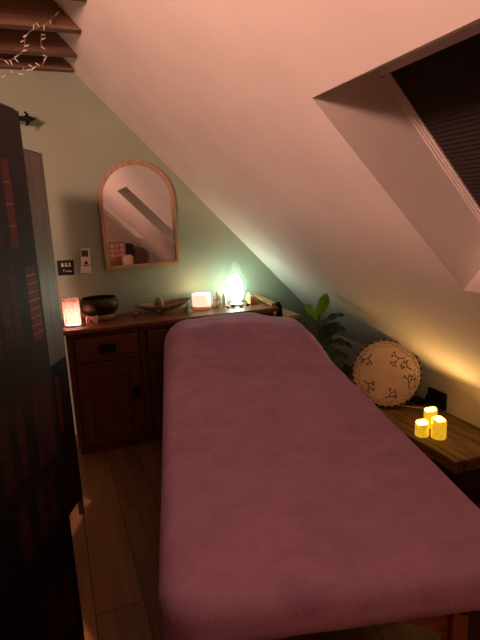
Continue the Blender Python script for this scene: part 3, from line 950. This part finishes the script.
# ------------------------------------------------------------------ pot plant at the far end of the bench
pt = thing('potted_plant', (1.62, 2.84, 0), 'leafy green potted plant between the covered table and the bench', 'plant')
MB().lathe([(0, 0), (.060, 0), (.078, .30), (.082, .305), (.077, .308), (.072, .29), (0, .285)], 32, at=(1.62, 2.84, 0)).build('pot', M['pot'], pt)
MB().lathe([(0, .292), (.070, .289), (.0715, .284)], 24, at=(1.62, 2.84, 0)).build('soil', M['soil'], pt)
MB().tube([(1.62, 2.84, .29), (1.616, 2.84, .42), (1.607, 2.84, .55), (1.594, 2.836, .65), (1.588, 2.832, .75), (1.585, 2.828, .84)], [.010, .009, .008, .007, .006, .004], 8).build('stem', M['stem'], pt)
def leaf(base, tip, width, droop, face, m):
    base, tip, face = Vector(base), Vector(tip), Vector(face).normalized()
    ax = tip - base; L_ = ax.length; ax.normalize()
    side = ax.cross(face).normalized(); nrm = side.cross(ax)
    b = MB()
    def f(u, v):
        t = u
        s = 2 * v - 1
        wv = width * (math.sin(PI * min(1, .04 + t * .96)) ** .75) * (.55 + .6 * t) * (1 if t < 1 else 0)
        if t < .06: wv = .004
        p = base + ax * L_ * t + nrm * droop * math.sin(PI * t) + side * s * wv
        p += nrm * (-.25 * wv * (1 - s * s)) + nrm * .006 * math.sin(t * 18 + s * 2) * abs(s)
        return p
    b.grid(f, 16, 8)
    return b.build('leaf', m, pt, solid=.0015)
cam_d = Vector((-.5, -.8, .3))
LD, LL = M['leafd'], M['leafl']
leaf((1.585, 2.828, 0.834), (1.639, 2.819, 0.978), 0.042, .01, (-.35, -.9, .2), LL)
leaf((1.587, 2.828, 0.795), (1.449, 2.797, 0.919), 0.046, .015, (.35, -.75, .55), LL)
leaf((1.585, 2.828, 0.821), (1.653, 2.897, 0.917), 0.033, .01, (-.6, -.6, .5), LL)
leaf((1.589, 2.828, 0.769), (1.766, 2.810, 0.823), 0.028, .03, (-.2, -.5, .85), LD)
leaf((1.592, 2.828, 0.717), (1.770, 2.801, 0.721), 0.033, .035, (-.2, -.55, .8), LD)
leaf((1.601, 2.828, 0.621), (1.814, 2.784, 0.597), 0.037, .055, (-.2, -.5, .85), LD)
leaf((1.610, 2.836, 0.560), (1.766, 2.758, 0.536), 0.037, .04, (-.2, -.5, .85), LD)
leaf((1.592, 2.828, 0.682), (1.696, 2.758, 0.787), 0.046, .01, (-.5, -.8, .1), LD)
leaf((1.592, 2.828, 0.734), (1.653, 2.732, 0.769), 0.041, .0, (-.4, -.85, .3), LD)
leaf((1.592, 2.828, 0.717), (1.479, 2.784, 0.774), 0.020, .02, (.1, -.6, .8), LD)
leaf((1.596, 2.828, 0.647), (1.514, 2.740, 0.682), 0.041, .02, (.2, -.9, .35), LD)
leaf((1.596, 2.828, 0.630), (1.566, 2.697, 0.691), 0.046, .01, (-.2, -.9, .3), LD)
leaf((1.610, 2.836, 0.578), (1.566, 2.697, 0.578), 0.046, .03, (-.1, -.8, .6), LD)
leaf((1.614, 2.836, 0.569), (1.679, 2.680, 0.508), 0.046, .03, (-.2, -.7, .7), LD)
leaf((1.614, 2.836, 0.569), (1.723, 2.923, 0.604), 0.046, .03, (-.3, -.7, .7), LD)

# ------------------------------------------------------------------ folding screen printed with shelves of books
fs = thing('folding_screen', (-.12, 1.9, 0), 'tall dark folding screen printed with shelves of old books', 'screen')
HS_ = 1.81
def panel(p0, p1, rects, grey=False, tmain=0):
    """p0: right end, p1: left end of a panel; rects: printed and reflection-toned (s0,s1,z0,z1,material)"""
    p0, p1 = Vector(p0), Vector(p1)
    d = (p1 - p0); W = d.length; d.normalize()
    nf = Vector((-d.y, d.x))
    if nf.x < 0: nf = -nf                                # towards the room
    P = lambda s, z, q: Vector((p0.x + d.x * s + nf.x * q, p0.y + d.y * s + nf.y * q, z))
    b = MB()
    def bx(s0, s1, z0, z1, q0, q1, mi=0):
        v = [P(s, z, q) for q in (q0, q1) for s, z in ((s0, z0), (s1, z0), (s1, z1), (s0, z1))]
        b.add(v, [(3, 2, 1, 0), (4, 5, 6, 7), (0, 1, 5, 4), (1, 2, 6, 5), (2, 3, 7, 6), (3, 0, 4, 7)], mi)
    bx(0, .018, 0, HS_ - .006, -.022, 0); bx(W - .018, W, 0, HS_ - .006, -.022, 0)
    bx(.018, W - .018, HS_ - .03, HS_, -.02, -.001); bx(.018, W - .018, .10, .13, -.02, -.001)
    po = b.build('screen_panel', M['scrframe'], fs)
    b = MB()
    # canvas as a patchwork of printed and reflection-toned rectangles, one sheet
    ss = sorted({.0, W} | {r[0] for r in rects} | {r[1] for r in rects})
    zs = sorted({.11, HS_ - .004} | {r[2] for r in rects} | {r[3] for r in rects})
    for i in range(len(ss) - 1):
        for j in range(len(zs) - 1):
            sc_, zc = (ss[i] + ss[i + 1]) / 2, (zs[j] + zs[j + 1]) / 2
            mi = tmain
            for r in rects:
                if r[0] < sc_ < r[1] and r[2] < zc < r[3]: mi = r[4]
            b.add([P(ss[i], zs[j], .001), P(ss[i + 1], zs[j], .001), P(ss[i + 1], zs[j + 1], .001), P(ss[i], zs[j + 1], .001)], [(0, 1, 2, 3)], mi)
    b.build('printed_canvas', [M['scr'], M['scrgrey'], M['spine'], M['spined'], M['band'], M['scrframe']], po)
def spine(s0, s1, z0, z1, mi, bands, bw=.004):
    out = [(s0, s1, z0, z1, mi)]
    for k in range(1, bands):
        z = z0 + (z1 - z0) * k / bands
        out.append((s0, s1, z - bw / 2, z + bw / 2, 4 if mi == 2 else 2))
    return out
A0, A1 = (-.045, 1.59), (-.232, 1.16)
B0, B1 = (.005, 2.53), (-.2, 2.06)
ra = spine(.096, .136, 1.44, 1.668, 2, 4) + spine(.017, .080, 1.165, 1.382, 2, 9, .005) + spine(.140, .175, 1.17, 1.40, 3, 12, .002)
ra += spine(.19, .23, 1.18, 1.40, 3, 6, .003) + spine(.25, .29, 1.17, 1.38, 3, 5, .003)
ra += spine(.18, .23, 1.44, 1.66, 3, 5, .003) + spine(.27, .32, 1.45, 1.66, 3, 5, .003)
ra += spine(.03, .06, .80, 1.055, 3, 14, .0015) + spine(.066, .10, .80, 1.04, 3, 12, .0015) + spine(.11, .14, .80, 1.06, 3, 9, .0015) + spine(.2, .24, .82, 1.04, 3, 4) + spine(.28, .33, .82, 1.05, 3, 4)
ra += spine(.075, .12, .60, .755, 3, 2) + spine(.14, .19, .60, .77, 3, 3) + spine(.24, .30, .60, .77, 3, 2) + spine(.05, .1, .2, .42, 3, 3) + spine(.16, .22, .2, .44, 3, 3)
panel(A0, A1, ra)
panel((-.2, 2.06), (-.053, 1.60), [])
rb = [(0, .52, .86, HS_ - .004, 1), (.012, .03, .86, HS_, 1)] + [(.155, .178, 1.675, 1.715, 4)]  # upper grey area is wall reflection painted onto the dark canvas
rb += spine(.02, .05, .50, .80, 3, 14, .002) + spine(.06, .09, .52, .78, 3, 5, .002) + spine(.11, .16, .52, .79, 2, 5, .002) + spine(.18, .22, .5, .78, 3, 8, .002)
rb += spine(.005, .03, .2, .44, 3, 14, .002) + spine(.05, .1, .2, .45, 3, 5, .002) + spine(.12, .17, .2, .42, 3, 5, .002)
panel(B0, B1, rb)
panel(B0, (-.21, 2.99), [])
panel((-.15, .71), A1, [])  # unseen panel, added to shade the blanket and lower slope
panel((-.15, .71), (-.30, .26), [])  # another unseen panel, added to keep lamplight off the near blanket

# ------------------------------------------------------------------ what the mirror shows behind the viewer
ac = thing('armchair', (1.25, -2.3, 0), 'dark armchair behind the viewer, seen in the arched mirror', 'armchair')
MB().box((.85, -2.6, .16), (1.53, -1.9, .44)).build('seat', M['chair'], ac, bevel=.05)
MB().box((.85, -2.78, .3), (1.47, -2.55, 1.06)).build('backrest', M['chair'], ac, bevel=.06)
for x in (.85, 1.42):
    MB().box((x, -2.6, .3), (x + .13, -1.9, .62)).build('armrest', M['chair'], ac, bevel=.05)
for x in (.9, 1.44):
    for y in (-2.65, -1.98):
        MB().box((x, y, 0), (x + .06, y + .06, .16)).build('leg', M['oakz'], ac)
pb = MB()
pb.grid(lambda u, v: (.88 + .42 * u, -2.535 + .012 * math.sin(u * 14) if v < .6 else (-2.535 - (v - .6) / .4 * .26), 1.086 - .536 * (1 - v / .6) if v < .6 else 1.086 + .004 * math.sin(u * 9)), 20, 20)
o = pb.build('plaid_throw', M['plaid'], loc=(1.1, -2.5, .9), solid=.006)
tag(o, 'tan plaid throw over the armchair back, seen in the mirror', 'throw')
def cushion(name, m, c, s, lab, rz=0, rx=0):
    b = MB()
    mm = Matrix.Translation(c) @ Euler((rx, 0, rz)).to_matrix().to_4x4()
    f = lambda q, e: math.copysign(abs(q) ** e, q)
    b.grid(lambda u, v: mm @ Vector((s[0] * f(math.cos(2 * PI * u), .5) * f(math.sin(PI * v), .6), s[1] * f(math.cos(PI * v), 1), s[2] * f(math.sin(2 * PI * u), .5) * f(math.sin(PI * v), .6))), 32, 16)
    tag(b.build(name, m, loc=c), lab, 'cushion', 'cushions on the armchair')
cushion('cushion', M['cream'], (1.30, -2.31, .665), (.105, .07, .21), 'cream cushion on the armchair, seen in the mirror', 0, -.25)
cushion('cushion', M['rust'], (1.09, -2.30, .645), (.095, .06, .19), 'brown cushion on the armchair, seen in the mirror', .2, -.35)

# ------------------------------------------------------------------ light
def point(name, loc, w, col, r):
    li = bpy.data.lights.new(name, 'POINT'); li.energy = w; li.color = col; li.shadow_soft_size = r
    o = bpy.data.objects.new(name, li); C.objects.link(o); o.location = loc
    return o
point('pink_lamp', (-1.45, .68, 2.28), 205, (1.0, .52, .42), .18)
point('pillar_glow', (.965, 3.43, ZT + .115), 1.1, (1.0, .66, .36), .012)
point('lantern_glow', (.073, 3.33, ZT + .045), 1.9, (1.0, .78, .68), .012)
wld = bpy.data.worlds.new('night'); sc.world = wld; wld.use_nodes = True
wld.node_tree.nodes['Background'].inputs[0].default_value = (.02, .018, .02, 1)

# ------------------------------------------------------------------ camera
cam = bpy.data.cameras.new('camera'); co = bpy.data.objects.new('camera', cam); C.objects.link(co)
cam.sensor_fit = 'AUTO'; cam.sensor_width = 36; cam.lens = 36 * 500 / 640; cam.clip_start = .02
rx = Vector((0.9352017233870886, -0.35147918753172747, -0.043129077266459044))
dn = Vector((-0.11191339773914576, -0.1778060245912268, -0.9776811387285448))
fw = Vector((0.3359659625323661, 0.9191558074402298, -0.20561973073759238))
co.matrix_world = Matrix((
    (rx.x, -dn.x, -fw.x, 0), (rx.y, -dn.y, -fw.y, 0), (rx.z, -dn.z, -fw.z, 1.5), (0, 0, 0, 1)))
sc.camera = co
sc.view_settings.view_transform = 'Standard'
sc.view_settings.look = 'None'
sc.view_settings.exposure = 0.07
sc.view_settings.gamma = 1.0
sc.view_settings.use_curve_mapping = False
